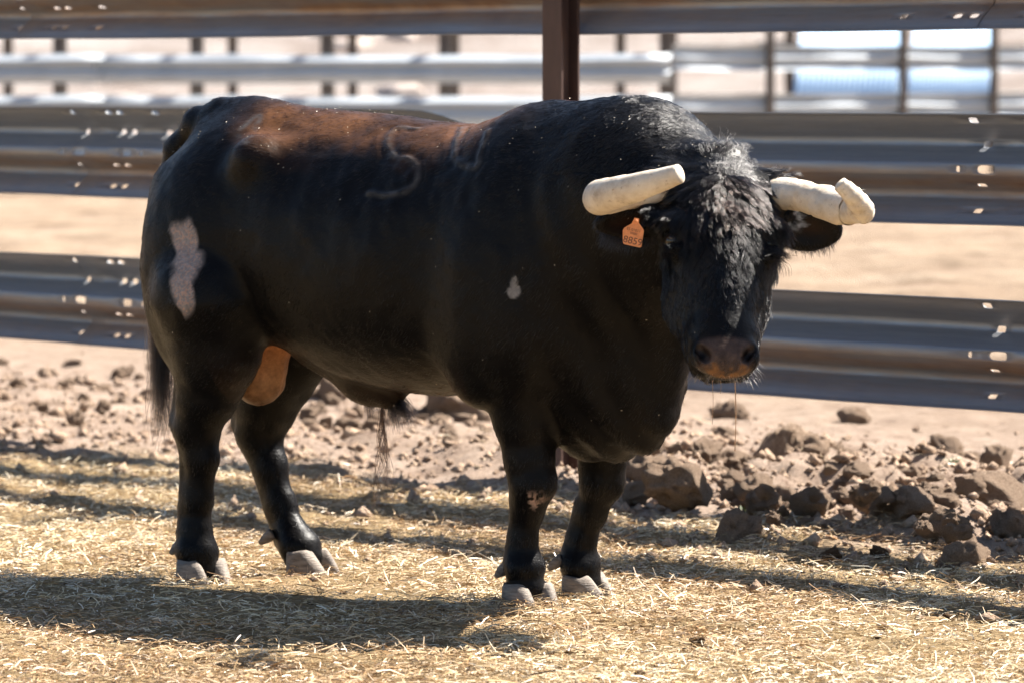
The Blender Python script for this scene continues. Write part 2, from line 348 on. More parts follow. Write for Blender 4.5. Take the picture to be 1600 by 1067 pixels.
def weed(px, py, hgt, n, label):
    w = on_ground(px, py); e = empty('weed', (w[0], w[1], float(height(np.array([w[0]]), np.array([w[1]]))[0]) - .003)); tag(e, label, 'weed')
    for k in range(n):
        a = RNG.uniform(0, 6.3); le = hgt * RNG.uniform(.5, 1.1); d = np.array([math.cos(a), math.sin(a), 0]); s_ = np.array([-d[1], d[0], 0]); sp_ = RNG.uniform(.3, .9); wd = hgt * .10
        v = []
        for t_, ww in ((0, .25), (.35, 1), (.7, .8), (1, .02)):
            c = d * le * sp_ * t_ + np.array([0, 0, le * (t_ - .35 * t_ * t_ * sp_)]); v += [c - s_ * wd * ww, c + np.array([0, 0, -.15 * wd * ww]), c + s_ * wd * ww]
        f = [(i * 3 + j, i * 3 + j + 1, i * 3 + j + 4, i * 3 + j + 3) for i in range(3) for j in range(2)]
        mesh_obj('leaf', v, f, M_LEAF, e)
weed(1162, 812, .05, 12, 'small green weed sprouting among clods right of the forefoot'); weed(1490, 780, .045, 14, 'low grey-green weed between clods at right'); weed(1085, 728, .03, 10, 'tiny weed beside pale clods below the muzzle')

# ------------------------------------------------------------------ guardrail fences
PROF = [(0, .155), (.012, .150), (.030, .128), (.066, .096), (.080, .084), (.080, .064), (.066, .052), (.014, .022), (.0, .012), (.0, -.012), (.014, -.022), (.066, -.052), (.080, -.064), (.080, -.084), (.066, -.096), (.030, -.128), (.012, -.150), (0, -.155)]
PV = catmull(PROF, 52); PS = np.r_[0, np.cumsum(np.linalg.norm(np.diff(PV, axis=0), axis=1))]
ZS = np.interp
def s_of_z(z): return float(np.interp(-z, -PV[:, 1], PS))
def slot(u, z, w, h):
    s = s_of_z(z); return [(u + w * math.copysign(abs(math.cos(a)) ** .6, math.cos(a)), s + h * math.copysign(abs(math.sin(a)) ** .6, math.sin(a))) for a in np.linspace(0, 2 * math.pi, 12, endpoint=False)]
def rail_mesh(name, L, holes, warp, mat, side_=1, dense=.12, dent=None, u_from=0.0, seed=4):
    pts, edges = [], []
    us = list(np.arange(0, L, dense)) + [L]
    for s in PS:
        k = len(pts); pts += [(u, s) for u in us]; edges += [(k + i, k + i + 1) for i in range(len(us) - 1)]
    loops = []
    for hpoly in holes:
        k = len(pts); pts += hpoly; edges += [(k + i, k + (i + 1) % len(hpoly)) for i in range(len(hpoly))]; loops.append(np.array(hpoly))
    V2, _, F2, *_ = delaunay_2d_cdt([Vector(p) for p in pts], edges, [], 0, 1e-6)
    V2 = np.array([v[:] for v in V2]); keep = []
    for f in F2:
        c = V2[list(f)].mean(0); ins = False
        for lp in loops:
            if abs(c[0] - lp[:, 0].mean()) < .05 and abs(c[1] - lp[:, 1].mean()) < .05:
                x, y = c; n = len(lp); j = n - 1; odd = False
                for i in range(n):
                    if (lp[i, 1] > y) != (lp[j, 1] > y) and x < (lp[j, 0] - lp[i, 0]) * (y - lp[i, 1]) / (lp[j, 1] - lp[i, 1]) + lp[i, 0]: odd = not odd
                    j = i
                if odd: ins = True; break
        if not ins: keep.append(tuple(f))
    d = np.interp(V2[:, 1], PS, PV[:, 0]); z = np.interp(V2[:, 1], PS, PV[:, 1])
    P = np.column_stack([V2[:, 0], side_ * d, z]); q = np.column_stack([V2[:, 0] + u_from, V2[:, 1] * 3, 0 * z])
    P[:, 1] += warp * .006 * fbm(q, 1.7, 3, seed); P[:, 2] += warp * .0035 * fbm(q + 31, 1.2, 3, 4)
    if dent is not None:
        u0, wd, dz = dent; g = np.exp(-((P[:, 0] - u0) / wd) ** 2) * np.clip((z + .02) / .17, 0, 1); P[:, 2] -= dz * g; P[:, 1] += .5 * dz * g
    o = mesh_obj(name, P, keep, mat, None, False); me = o.data
    m = o.modifiers.new('thickness', 'SOLIDIFY'); m.thickness = .0035; m.offset = 0
    sm = np.ones(len(me.polygons), bool); me.polygons.foreach_set('use_smooth', sm)
    if hasattr(me, 'set_sharp_from_angle'): me.set_sharp_from_angle(angle=math.radians(50))
    r = me.attributes.new('rust', 'FLOAT', 'POINT'); w = np.exp(-((z + .06) / .05) ** 2) * .6 + .15 * (z < 0) + .08; r.data.foreach_set('value', np.clip(w, 0, 1).astype(np.float32)); return o
def splice_holes(u0, sgn=1):
    h = []
    for du in (-.21, 0.0, .063, .27):
        for z in (.138, .068, -.045, -.118): h.append(slot(u0 + sgn * du, z, .019, .0105))
    for du in (-.15, .12): h.append(slot(u0 + sgn * du, 0, .036, .0135))
    for du in (-.255, .215): h.append(slot(u0 + sgn * du, 0, .008, .009))
    return h
fence = empty('guardrail_fence', (F0[0], F0[1], 0), math.atan2(FU[1], FU[0])); tag(fence, 'dented galvanised guardrail fence with a rusty post right behind the bull', 'fence')
def fence_u(px):     # distance along the fence that a picture column meets
    r = ray(px, 118); A = np.array([[r[0], -FU[0]], [r[1], -FU[1]]]); return float(np.linalg.solve(A, F0)[1])
def rail_row(zc, splices, seed):
    ends = sorted(splices); ends = [ends[0] - 8.4, ends[0] - 4.2] + ends + [ends[-1] + 4.2]
    for i in range(len(ends) - 1):
        a, b = ends[i] - .20, ends[i + 1] + .10; holes = []
        for e in (ends[i], ends[i + 1]): holes += [q for q in splice_holes(e - a) if min(p[0] for p in q) > .012 and max(p[0] for p in q) < b - a - .012]
        dent = (fence_u(735) - a, .16, .055) if (seed == 2 and a < fence_u(735) < b) else None
        o = rail_mesh('rail', b - a, holes, 1.0, M_RAIL, 1, .10, dent, a + 50, seed); o.parent = fence; o.location = (a, .012 + (.005 if i % 2 else 0), zc)
U_POST = fence_u(890)
rail_row(1.562, [fence_u(66), fence_u(1476)], 1); rail_row(1.015, [fence_u(158), fence_u(1596)], 2); rail_row(.498, [fence_u(160), fence_u(1622)], 3)
def post_mesh(h, w, d, tw, tf):   # H section, flanges facing the rails
    v, f = [], []
    for (x0, x1, y0, y1) in ((-w / 2, w / 2, -d, -d + tf), (-w / 2, w / 2, -tf, 0), (-tw / 2, tw / 2, -d + tf, -tf)):
        a, b = box(x0, x1, y0, y1, -.35, h); k = len(v); v += a; f += [tuple(i + k for i in q) for q in b]
    return v, f
for k in (-2, -1, 0, 1):
    v, f = post_mesh(1.95, .082, .082, .007, .009); o = mesh_obj('post', v, f, M_POST, fence, False); o.location = (U_POST + k * 4.15, .003, 0)
    o.rotation_euler = (0, 0, math.radians(4) if k == 0 else 0)
    bv = o.modifiers.new('edge', 'BEVEL'); bv.width = .002; bv.segments = 2

# far fences
def far_fence(name, p0, p1, rails, mat, label, posts, pm, side_=1, h=1.75):
    p0, p1 = np.array(p0), np.array(p1); d = p1 - p0; L = float(np.linalg.norm(d)); e = empty(name, (p0[0], p0[1], float(height(p0[:1], p0[1:2])[0])), math.atan2(d[1], d[0])); tag(e, label, 'fence')
    n = max(1, round(L / 8))
    for zc in rails:
        for i in range(n):
            o = rail_mesh('rail', L / n + .1, [], 3.0, mat, side_, .5); o.parent = e; o.location = (i * L / n, .006 * (i % 2), zc); o.rotation_euler.x = math.radians(-8) if side_ < 0 else 0  # front-crested rails leaned back so their faces catch more sun
    for u in posts:
        v, f = post_mesh(h, .13 if side_ < 0 else .08, .12 if side_ < 0 else .08, .03, .02); o = mesh_obj('post', v, f, pm, e, False); o.location = (u, (.30 if side_ < 0 else 0), 0)
    return e
def pxw(px, dist): w = at(px, 118, dist); return (w[0], w[1])
A0, A1 = pxw(-700, 52.0), pxw(1034, 50.0); LA = math.hypot(A1[0] - A0[0], A1[1] - A0[1])
def ulist(pxs, p0, p1, L):
    out = []
    for px in pxs:
        r = ray(px, 118); d = (np.array(p1) - p0) / L; A = np.array([[r[0], -d[0]], [r[1], -d[1]]]); out.append(float(np.linalg.solve(A, np.array(p0))[1]))
    return out
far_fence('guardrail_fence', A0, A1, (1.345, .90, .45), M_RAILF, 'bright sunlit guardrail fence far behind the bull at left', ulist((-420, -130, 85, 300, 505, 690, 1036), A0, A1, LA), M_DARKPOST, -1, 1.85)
B0, B1 = pxw(1036, 57.0), pxw(2300, 66.0); LB = math.hypot(B1[0] - B0[0], B1[1] - B0[1])
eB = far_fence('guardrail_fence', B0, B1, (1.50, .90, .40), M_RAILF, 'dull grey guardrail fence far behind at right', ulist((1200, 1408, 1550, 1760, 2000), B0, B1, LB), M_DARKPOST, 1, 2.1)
C0, C1 = pxw(-650, 74.0), pxw(1235, 70.0); LC = math.hypot(C1[0] - C0[0], C1[1] - C0[1])
far_fence('guardrail_fence', C0, C1, (2.1,), M_RAIL, 'hindmost fence of dark posts below the bank', ulist((-600, -300, 5, 357, 545, 705, 965, 1046, 1230), C0, C1, LC), M_DARKPOST, -1, 2.6)
# sheet-metal panels behind the right fence, sloped back so the sun brightens them
for (p0, p1, lb) in ((1237, 1402, 'wide pale blue sheet-metal panel left of the thin dark post'), (1412, 1546, 'narrower pale blue sheet-metal panel right of the thin dark post')):
    a, b = pxw(p0, 68.5), pxw(p1, 68.3); L = math.hypot(b[0] - a[0], b[1] - a[1]); zg = float(height(np.array([a[0]]), np.array([a[1]]))[0])
    e = empty('sheet_metal_panel', (a[0], a[1], zg), math.atan2(b[1] - a[1], b[0] - a[0])); tag(e, lb, 'panel')
    v, f = [], []; nn = 60
    for i in range(nn + 1):
        u = L * i / nn; yy = .012 * math.sin(i * 2.1)
        v += [(u, yy, .82), (u, yy + 2.0, 2.05)]
    f = [(2 * i, 2 * i + 2, 2 * i + 3, 2 * i + 1) for i in range(nn)]
    o = mesh_obj('sheet', v, f, M_PANEL, e); o.modifiers.new('thickness', 'SOLIDIFY').thickness = .004
    for zz, yb in ((.78, 0), (2.04, 2.03)):
        v, f = box(0, L, yb - .03, yb + .03, zz - .02, zz + .02); mesh_obj('frame_bar', v, f, M_PANEL, e, False)
    for uu in (.04, L - .04):
        v, f = box(uu - .02, uu + .02, 2.05, 2.09, -.2, 2.07); mesh_obj('frame_post', v, f, M_DARKPOST, e, False)
# pale stones strewn on the bank
SM = [clod_mesh(60 + s, 3, .2, M_STONE) for s in range(6)]
for k in range(60):
    x = RNG.uniform(-11, 14); y = RNG.uniform(76, 100); r = RNG.uniform(.12, .42)
    o = bpy.data.objects.new('bank_stone', SM[k % 6]); COL.objects.link(o); o.location = (x, y, float(height(np.array([x]), np.array([y]))[0]) + r * .3); o.scale = (r * 1.5, r, r * .8); o.rotation_euler = (0, 0, RNG.uniform(0, 6.3))
    tag(o, 'blurred pale stone on the dry bank far behind the fences', 'stone', 'stones on the far bank')
# ------------------------------------------------------------------ the bull: one continuous skin grown from blended volumes
VOX = .005
FO = np.array([-.86, -.56, -.02]); FD = (462, 206, 262)           # field origin and size
FLD = np.full(FD, .5, np.float32)
def _region(lo, hi):
    a = np.maximum(np.floor((lo - FO) / VOX).astype(int), 0); b = np.minimum(np.ceil((hi - FO) / VOX).astype(int) + 1, FD)
    if np.any(b <= a): return None
    g = [np.arange(a[i], b[i]) * VOX + FO[i] for i in range(3)]
    return (slice(a[0], b[0]), slice(a[1], b[1]), slice(a[2], b[2])), g[0][:, None, None].astype(np.float32), g[1][None, :, None].astype(np.float32), g[2][None, None, :].astype(np.float32)
def _merge(s, d, k, sub=False):
    a = FLD[s]
    if sub:
        d = -d; h = np.clip(.5 - .5 * (d - a) / k * -1, 0, 1) if False else np.clip(.5 + .5 * (d - a) / k, 0, 1)
        FLD[s] = a * (1 - h) + d * h + k * h * (1 - h)
    else:
        h = np.clip(.5 + .5 * (d - a) / k, 0, 1); FLD[s] = d * (1 - h) + a * h - k * h * (1 - h)
def ell(c, r, k=.04, axes=None, sub=False):
    c = np.asarray(c, float); r = np.asarray(r, float); m = k + .03
    A = np.eye(3) if axes is None else np.asarray(axes, float)      # rows: the ellipsoid's own axes
    ext = np.sqrt(((A * r[:, None]) ** 2).sum(0)) + m
    q = _region(c - ext, c + ext)
    if q is None: return
    s, X, Y, Z = q; X, Y, Z = X - c[0], Y - c[1], Z - c[2]
    k0 = 0; k1 = 0
    for i in range(3):
        p = X * A[i, 0] + Y * A[i, 1] + Z * A[i, 2]; k0 = k0 + (p / r[i]) ** 2; k1 = k1 + (p / r[i] ** 2) ** 2
    k0 = np.sqrt(k0); d = k0 * (k0 - 1) / np.maximum(np.sqrt(k1), 1e-5)
    _merge(s, np.where(k0 < 1e-4, -r.min(), d), k, sub)
def cone(p, r1, q, r2, k=.03, sub=False):
    p, q = np.asarray(p, float), np.asarray(q, float); m = k + .03
    g = _region(np.minimum(p - r1, q - r2) - m, np.maximum(p + r1, q + r2) + m)
    if g is None: return
    s, X, Y, Z = g; d = q - p
    t = np.clip(((X - p[0]) * d[0] + (Y - p[1]) * d[1] + (Z - p[2]) * d[2]) / (d @ d), 0, 1)
    D = np.sqrt((X - p[0] - t * d[0]) ** 2 + (Y - p[1] - t * d[1]) ** 2 + (Z - p[2] - t * d[2]) ** 2) - (r1 + (r2 - r1) * t)
    _merge(s, D, k, sub)
def chain(pts, k=.03):
    for (p, r), (q, s) in zip(pts[:-1], pts[1:]): cone(p, r, q, s, k)
def rotx(a):   # axes rows rotated about x / y
    return np.array([[1, 0, 0], [0, math.cos(a), math.sin(a)], [0, -math.sin(a), math.cos(a)]])
def roty(a):
    return np.array([[math.cos(a), 0, -math.sin(a)], [0, 1, 0], [math.sin(a), 0, math.cos(a)]])

# head frame: a = across (picture right), b = out of the face, c = up
HC = to_bull(at(1121, 400, 10.93))
HA = np.array([math.cos(YAW), math.sin(YAW), 0]); HB = np.array([math.sin(YAW), -math.cos(YAW), 0]); HU = np.array([0, 0, 1.])
_tw = math.radians(-3)                                             # a slight turn of the head
HA, HB = HA * math.cos(_tw) + HB * math.sin(_tw), HB * math.cos(_tw) - HA * math.sin(_tw)
_rl = math.radians(2.0); HA, HU = HA * math.cos(_rl) - HU * math.sin(_rl), HU * math.cos(_rl) + HA * math.sin(_rl)
def hp0(a, b, c): return HC + a * HA + b * HB + c * HU              # upright frame: horns and ears
_pt = math.radians(27); FB, FUP = HB * math.cos(_pt) + HU * math.sin(_pt), HU * math.cos(_pt) - HB * math.sin(_pt)   # the face slopes forward
CS = 1.15
def hp(a, b, c): return hp0(0, -.03, .15) + a * HA + b * FB + (c - .15) * CS * FUP
HAX = np.array([HA, FB, FUP]); EAX = np.array([HA, HB, HU])

# --- trunk
ell((.10, 0, .825), (.60, .315, .338), .05)
ell((-.26, 0, .892), (.42, .275, .283), .07)
ell((-.47, 0, .925), (.235, .262, .270), .08)                      # croup
ell((.46, 0, .82), (.30, .29, .375), .09)                          # shoulders
for s in (-1, 1):
    ell((.44, s * .195, .76), (.155, .122, .29), .055, roty(.18))
    ell((.52, s * .20, .66), (.10, .095, .13), .05)                  # point of the shoulder     # shoulder blade and upper arm
    ell((-.51, s * .175, .76), (.178, .125, .285), .07, roty(-.12))  # thigh
    ell((-.30, s * .215, 1.075), (.055, .06, .05), .07)             # hook bone
    ell((-.63, s * .12, .98), (.07, .06, .08), .07)                 # pin bone
    ell((-.15, s * .335, 1.06), (.085, .06, .07), .07, sub=True)    # hollow of the flank
    ell((.29, s * .375, .90), (.06, .05, .25), .09, sub=True)       # behind the shoulder
cone((-.58, 0, 1.12), .07, (.0, 0, 1.085), .075, .08)               # loin ridge
cone((-.45, 0, 1.155), .045, (-.52, 0, 1.15), .045, .06)            # sacrum
# --- neck, crest and brisket
cone((.50, 0, .965), .228, (.74, -.035, .975), .226, .10)
cone((.74, -.035, .975), .226, (.89, -.07, .965), .165, .08)
cone((.62, 0, .80), .27, (.84, -.05, .86), .165, .10)
ell((.69, -.02, 1.085), (.20, .13, .12), .08)
ell((.615, -.01, .585), (.215, .165, .222), .08)                       # brisket
ell((.685, -.02, .62), (.125, .095, .20), .08)
cone((.755, -.03, .49), .045, (.85, -.05, .74), .06, .09)             # dewlap
cone((.58, 0, .42), .06, (.75, -.02, .44), .042, .08)
cone((.89, -.07, .95), .155, hp0(0, -.10, .10), .125, .06)             # throat-latch to skull
# --- head
ell(hp(0, -.03, .115), (.118, .105, .125), .04, HAX)
ell(hp(0, .015, .06), (.118, .085, .135), .04, HAX)                  # forehead
cone(hp(0, -.01, .02), .108, hp(0, .035, -.16), .072, .05)           # face
ell(hp(0, .075, -.07), (.055, .05, .15), .05, HAX)                   # nose ridge
for s in (-1, 1):
    ell(hp(s * .066, -.06, -.035), (.058, .105, .105), .05, HAX)      # jowl
    cone(hp(s * .055, -.05, -.10), .06, hp(s * .035, .01, -.235), .04, .05)
    ell(hp(s * .108, .035, .055), (.032, .04, .028), .03, HAX)        # brow
    ell(hp(s * .122, .052, .018), (.022, .024, .02), .02, HAX, sub=True)
    ell(hp(s * .112, .06, -.01), (.02, .025, .014), .025, HAX)        # lower lid
    ell(hp(s * .115, -.02, .165), (.045, .05, .05), .04, HAX)         # horn core
ell(hp(0, .045, -.208), (.078, .074, .072), .035, HAX)               # muzzle
ell(hp(0, .080, -.252), (.064, .040, .044), .03, HAX)               # nose pad
ell(hp(0, .0, -.225), (.050, .045, .030), .025, HAX)               # lower lip
for s in (-1, 1):
    ell(hp(s * .052, .088, -.246), (.025, .028, .032), .022, HAX)     # nostril wing
    cone(hp(s * .060, .120, -.236), .0085, hp(s * .042, .128, -.258), .0125, .010, sub=True)
    cone(hp(s * .060, .105, -.242), .0085, hp(s * .045, .108, -.260), .0105, .008, sub=True)
ell(hp(0, -.04, .235), (.07, .05, .035), .05, HAX)                    # poll
# ears
def ear(s, base, tip, wid, droop):
    b, t = hp0(*base), hp0(*tip); ax = t - b; L = np.linalg.norm(ax); ax /= L
    w = HU * math.cos(droop) + HB * math.sin(droop); w = w - ax * (w @ ax); w /= np.linalg.norm(w); n = np.cross(ax, w); 
    if n @ HB < 0: n = -n
    c = (b + t) / 2; A = np.array([ax, w, n])
    ell(c, (L * .56, wid, .021), .02, A)
    ell(t - ax * L * .16, (L * .24, wid * .55, .014), .02, A)
    ell(c + n * .020 + ax * .01, (L * .42, wid * .72, .018), .012, A, sub=True)
    cone(b - ax * .05, .035, b + ax * .02, .032, .03)
    return c, A
EAR_R = ear(1, (.130, -.03, .085), (.282, -.06, .066), .062, .25)
EAR_L = ear(-1, (-.125, .0, .080), (-.278, .02, .066), .042, .35)
# --- legs (points along each limb, from the picture's joints)
def leg(yl, pts, k=.035):
    chain([(np.array([side(px, py, yl + dy)[0], yl + dy, side(px, py, yl + dy)[2] if z is None else z]), r) for px, py, dy, r, z in pts], k)
FNy, FFy, HNy, HFy = -.135, .105, -.19, .17
leg(FNy, [(818, 560, -.02, .118, None), (822, 650, 0, .078, None), (828, 715, 0, .058, None), (832, 758, 0, .051, None), (826, 795, 0, .034, None), (819, 845, 0, .028, None), (817, 880, 0, .038, None), (822, 915, 0, .047, None)], .025)
leg(FFy, [(925, 570, .03, .112, None), (938, 660, 0, .076, None), (942, 715, 0, .056, None), (940, 755, 0, .049, None), (926, 800, 0, .034, None), (911, 848, 0, .030, None), (905, 878, 0, .040, None), (910, 908, 0, .047, None)], .025)
leg(HNy, [(330, 470, -.01, .158, None), (336, 555, 0, .108, None), (326, 618, 0, .076, None), (308, 668, 0, .056, None), (316, 715, 0, .040, None), (311, 780, 0, .032, None), (307, 832, 0, .036, None), (309, 862, 0, .045, None), (312, 888, 0, .048, None)], .025)
leg(HFy, [(430, 480, .02, .155, None), (432, 575, 0, .110, None), (416, 635, 0, .078, None), (405, 676, 0, .056, None), (424, 730, 0, .040, None), (440, 785, 0, .033, None), (456, 832, 0, .036, None), (467, 855, 0, .043, None), (475, 872, 0, .044, None)], .025)
def tendon(yl, a, c, off, r):
    p, q = side(*a, yl) + [off, 0, 0], side(*c, yl) + [off, 0, 0]; cone(p, r * 1.15, q, r, .03)
tendon(FNy, (824, 780), (815, 872), -.026, .016); tendon(FFy, (924, 785), (903, 868), -.026, .016)
tendon(HNy, (308, 680), (306, 850), -.030, .019); tendon(HFy, (408, 680), (456, 846), -.032, .019)
for yl, q in ((FNy, (842, 752)), (FFy, (948, 750))): ell(side(*q, yl), (.034, .046, .044), .02)      # knees
for yl, q in ((FNy, (822, 884)), (FFy, (909, 880)), (HNy, (308, 858)), (HFy, (468, 850))): ell(side(*q, yl), (.042, .052, .030), .02)   # fetlocks
for yl, q in ((HNy, (272, 655)), (HFy, (368, 660))):                   # point of the hock
    p = side(*q, yl); cone(p + [.018, 0, 0], .026, p + [.035, 0, .14], .015, .03)
# --- sheath and scrotum, tail
p0, p1, p2 = side(500, 560, 0), side(575, 605, 0), side(612, 625, 0)
chain([(p0 + [0, 0, .03], .05), (p1 + [0, 0, .02], .05), (p2, .026)], .06)
SC = side(425, 545, -.03); SB = side(405, 592, -.03)
chain([(SC + [-.02, 0, .12], .05), (SC + [-.005, 0, .02], .052), (SB, .067)], .02)
TAIL = [side(392, 168, 0), side(350, 172, 0), side(312, 190, -.0), side(280, 235, -.0), side(262, 300, -.0), side(250, 380, -.0), side(246, 450, -.0), side(252, 520, -.0)]
TAIL = [p + d for p, d in zip(TAIL, [(0, 0, -.03), (0, 0, -.02), (.0, 0, -.01), (.0, 0, 0), (-.005, 0, 0), (-.0, 0, 0), (0, 0, 0), (0, 0, 0)])]
chain(list(zip(TAIL, [.05, .046, .042, .036, .030, .026, .022, .016])), .025)
# wrinkles and muscle relief
def surface_nets():
    S = FLD < 0; cnt = np.zeros([d - 1 for d in FD], np.uint8)
    for dx in (0, 1):
        for dy in (0, 1):
            for dz in (0, 1): cnt += S[dx:FD[0] - 1 + dx, dy:FD[1] - 1 + dy, dz:FD[2] - 1 + dz]
    I, J, K = np.nonzero((cnt > 0) & (cnt < 8)); n = len(I)
    idx = np.full(cnt.shape, -1, np.int32); idx[I, J, K] = np.arange(n)
    acc = np.zeros((n, 3)); num = np.zeros(n)
    cs = [(x, y, z) for x in (0, 1) for y in (0, 1) for z in (0, 1)]
    for a in cs:
        for ax in range(3):
            if a[ax]: continue
            b = list(a); b[ax] = 1
            fa = FLD[I + a[0], J + a[1], K + a[2]]; fb = FLD[I + b[0], J + b[1], K + b[2]]
            m = (fa < 0) != (fb < 0); t = np.where(m, fa / np.where(m, fa - fb, 1), 0)
            p = np.tile(np.array(a, float), (n, 1)); p[:, ax] += t
            acc[m] += p[m]; num[m] += 1
    V = FO + (np.column_stack([I, J, K]) + acc / num[:, None]) * VOX
    Q = []
    for ax in range(3):
        o = [(0, 0), (1, 0), (1, 1), (0, 1)]; u, w = [(1, 2), (2, 0), (0, 1)][ax]
        s0 = [slice(None)] * 3; s1 = [slice(None)] * 3; s0[ax] = slice(0, -1); s1[ax] = slice(1, None)
        A, B = S[tuple(s0)], S[tuple(s1)]; e = np.array(np.nonzero(A != B)).T
        e = e[(e[:, u] > 0) & (e[:, w] > 0) & (e[:, u] < FD[u] - 1) & (e[:, w] < FD[w] - 1)]
        flip = ~A[e[:, 0], e[:, 1], e[:, 2]]
        q = []
        for du, dw in ((-1, -1), (0, -1), (0, 0), (-1, 0)):
            g = e.copy(); g[:, u] += du; g[:, w] += dw; q.append(idx[g[:, 0], g[:, 1], g[:, 2]])
        q = np.column_stack(q); q[flip] = q[flip][:, ::-1]; Q.append(q)
    Q = np.vstack(Q); return V, Q[(Q >= 0).all(1)]
BV, BQ = surface_nets(); del FLD
def relax(V, Q, it, lam=.5):
    e = np.vstack([Q[:, [0, 1]], Q[:, [1, 2]], Q[:, [2, 3]], Q[:, [3, 0]]]); e = np.vstack([e, e[:, ::-1]])
    deg = np.bincount(e[:, 0], minlength=len(V))
    for _ in range(it):
        s = np.column_stack([np.bincount(e[:, 0], V[e[:, 1], i], len(V)) for i in range(3)])
        V = V + lam * (s / deg[:, None] - V)
    return V
BV = relax(BV, BQ, 3)
def vnormals(V, Q):
    n = np.cross(V[Q[:, 2]] - V[Q[:, 0]], V[Q[:, 3]] - V[Q[:, 1]])
    N_ = np.zeros_like(V)
    for i in range(4):
        for j in range(3): N_[:, j] += np.bincount(Q[:, i], n[:, j], len(V))
    return N_ / np.maximum(np.linalg.norm(N_, axis=1), 1e-9)[:, None]
BN = vnormals(BV, BQ)
def head_co(P):
    q = P - hp0(0, -.03, .15); return np.column_stack([q @ HA, q @ FB, q @ FUP / CS + .15])
def path_dist(P, path):
    d = np.full(len(P), 9.)
    for a, b in zip(path[:-1], path[1:]):
        ab = b - a; t = np.clip(((P - a) @ ab) / (ab @ ab), 0, 1); d = np.minimum(d, np.linalg.norm(P - a - t[:, None] * ab, axis=1))
    return d
def flank_point(px, py):       # where a mark seen on the flank lies on the skin
    r = ray(px, py); rb = np.array([HX @ r, LX @ r, r[2]]); rb /= np.linalg.norm(rb); o = to_bull((0, 0, EYE))
    q = BV - o; t = q @ rb; d = np.linalg.norm(q - t[:, None] * rb, axis=1); m = d < .012
    i = np.nonzero(m)[0]; j = i[np.argmin(t[i] + 2 * d[i])]; n = BN[j]; return o + rb * (((BV[j] - o) @ n) / min(rb @ n, -.15))
def flank_path(pts, n=24):
    return np.array([flank_point(*q) for q in catmull(pts, n)])
BRANDS = [flank_path([(652, 200), (618, 202), (606, 222), (616, 244), (640, 250), (654, 268), (645, 292), (612, 304), (574, 300)], 40),
          flank_path([(722, 198), (712, 228), (716, 252), (744, 262), (752, 238), (762, 205)], 26),
          flank_path([(384, 222), (372, 212), (392, 190), (406, 182), (400, 200), (380, 218)], 20)]
bd = np.minimum.reduce([path_dist(BV, b) for b in BRANDS[:2]])
# relief: raised brand scars, muscle and skin unevenness, folds on the neck
hc = head_co(BV); on_head = np.clip(1.25 - np.linalg.norm((hc - [0, .02, -.02]) / [.19, .22, .30], axis=1) , 0, .25) * 4
disp = (.0022 * np.exp(-(bd / .007) ** 2) - .0016 * np.exp(-((bd - .017) / .009) ** 2)) * (1 + .8 * vnoise(BV, 40, 77))
disp += .0035 * fbm(BV, 7, 3, 5) + .0012 * fbm(BV, 28, 2, 9)
neck = np.exp(-((BV[:, 0] - .74) / .14) ** 2) * (BV[:, 2] < 1.05) * (1 - on_head)
disp += .005 * neck * np.sin(58 * (BV[:, 0] + .35 * BV[:, 2]) + 2.2 * vnoise(BV, 6, 3))
dsc = path_dist(BV, np.array([SC + [-.01, 0, .07], SC, SB])); disp += .0028 * np.clip((.078 - dsc) / .01, 0, 1) * fbm(BV * [1, 1, .3], 34, 3, 15)
disp += .0085 * np.exp(-((BV[:, 2] - 1.0) / .14) ** 2) * np.exp(-((BV[:, 0] - .15) / .3) ** 2) * fbm(BV * [1.3, 1, .8], 8, 3, 16)
disp += .0010 * on_head * fbm(BV, 26, 3, 12)
BV = BV + BN * disp[:, None]; BN = vnormals(BV, BQ)
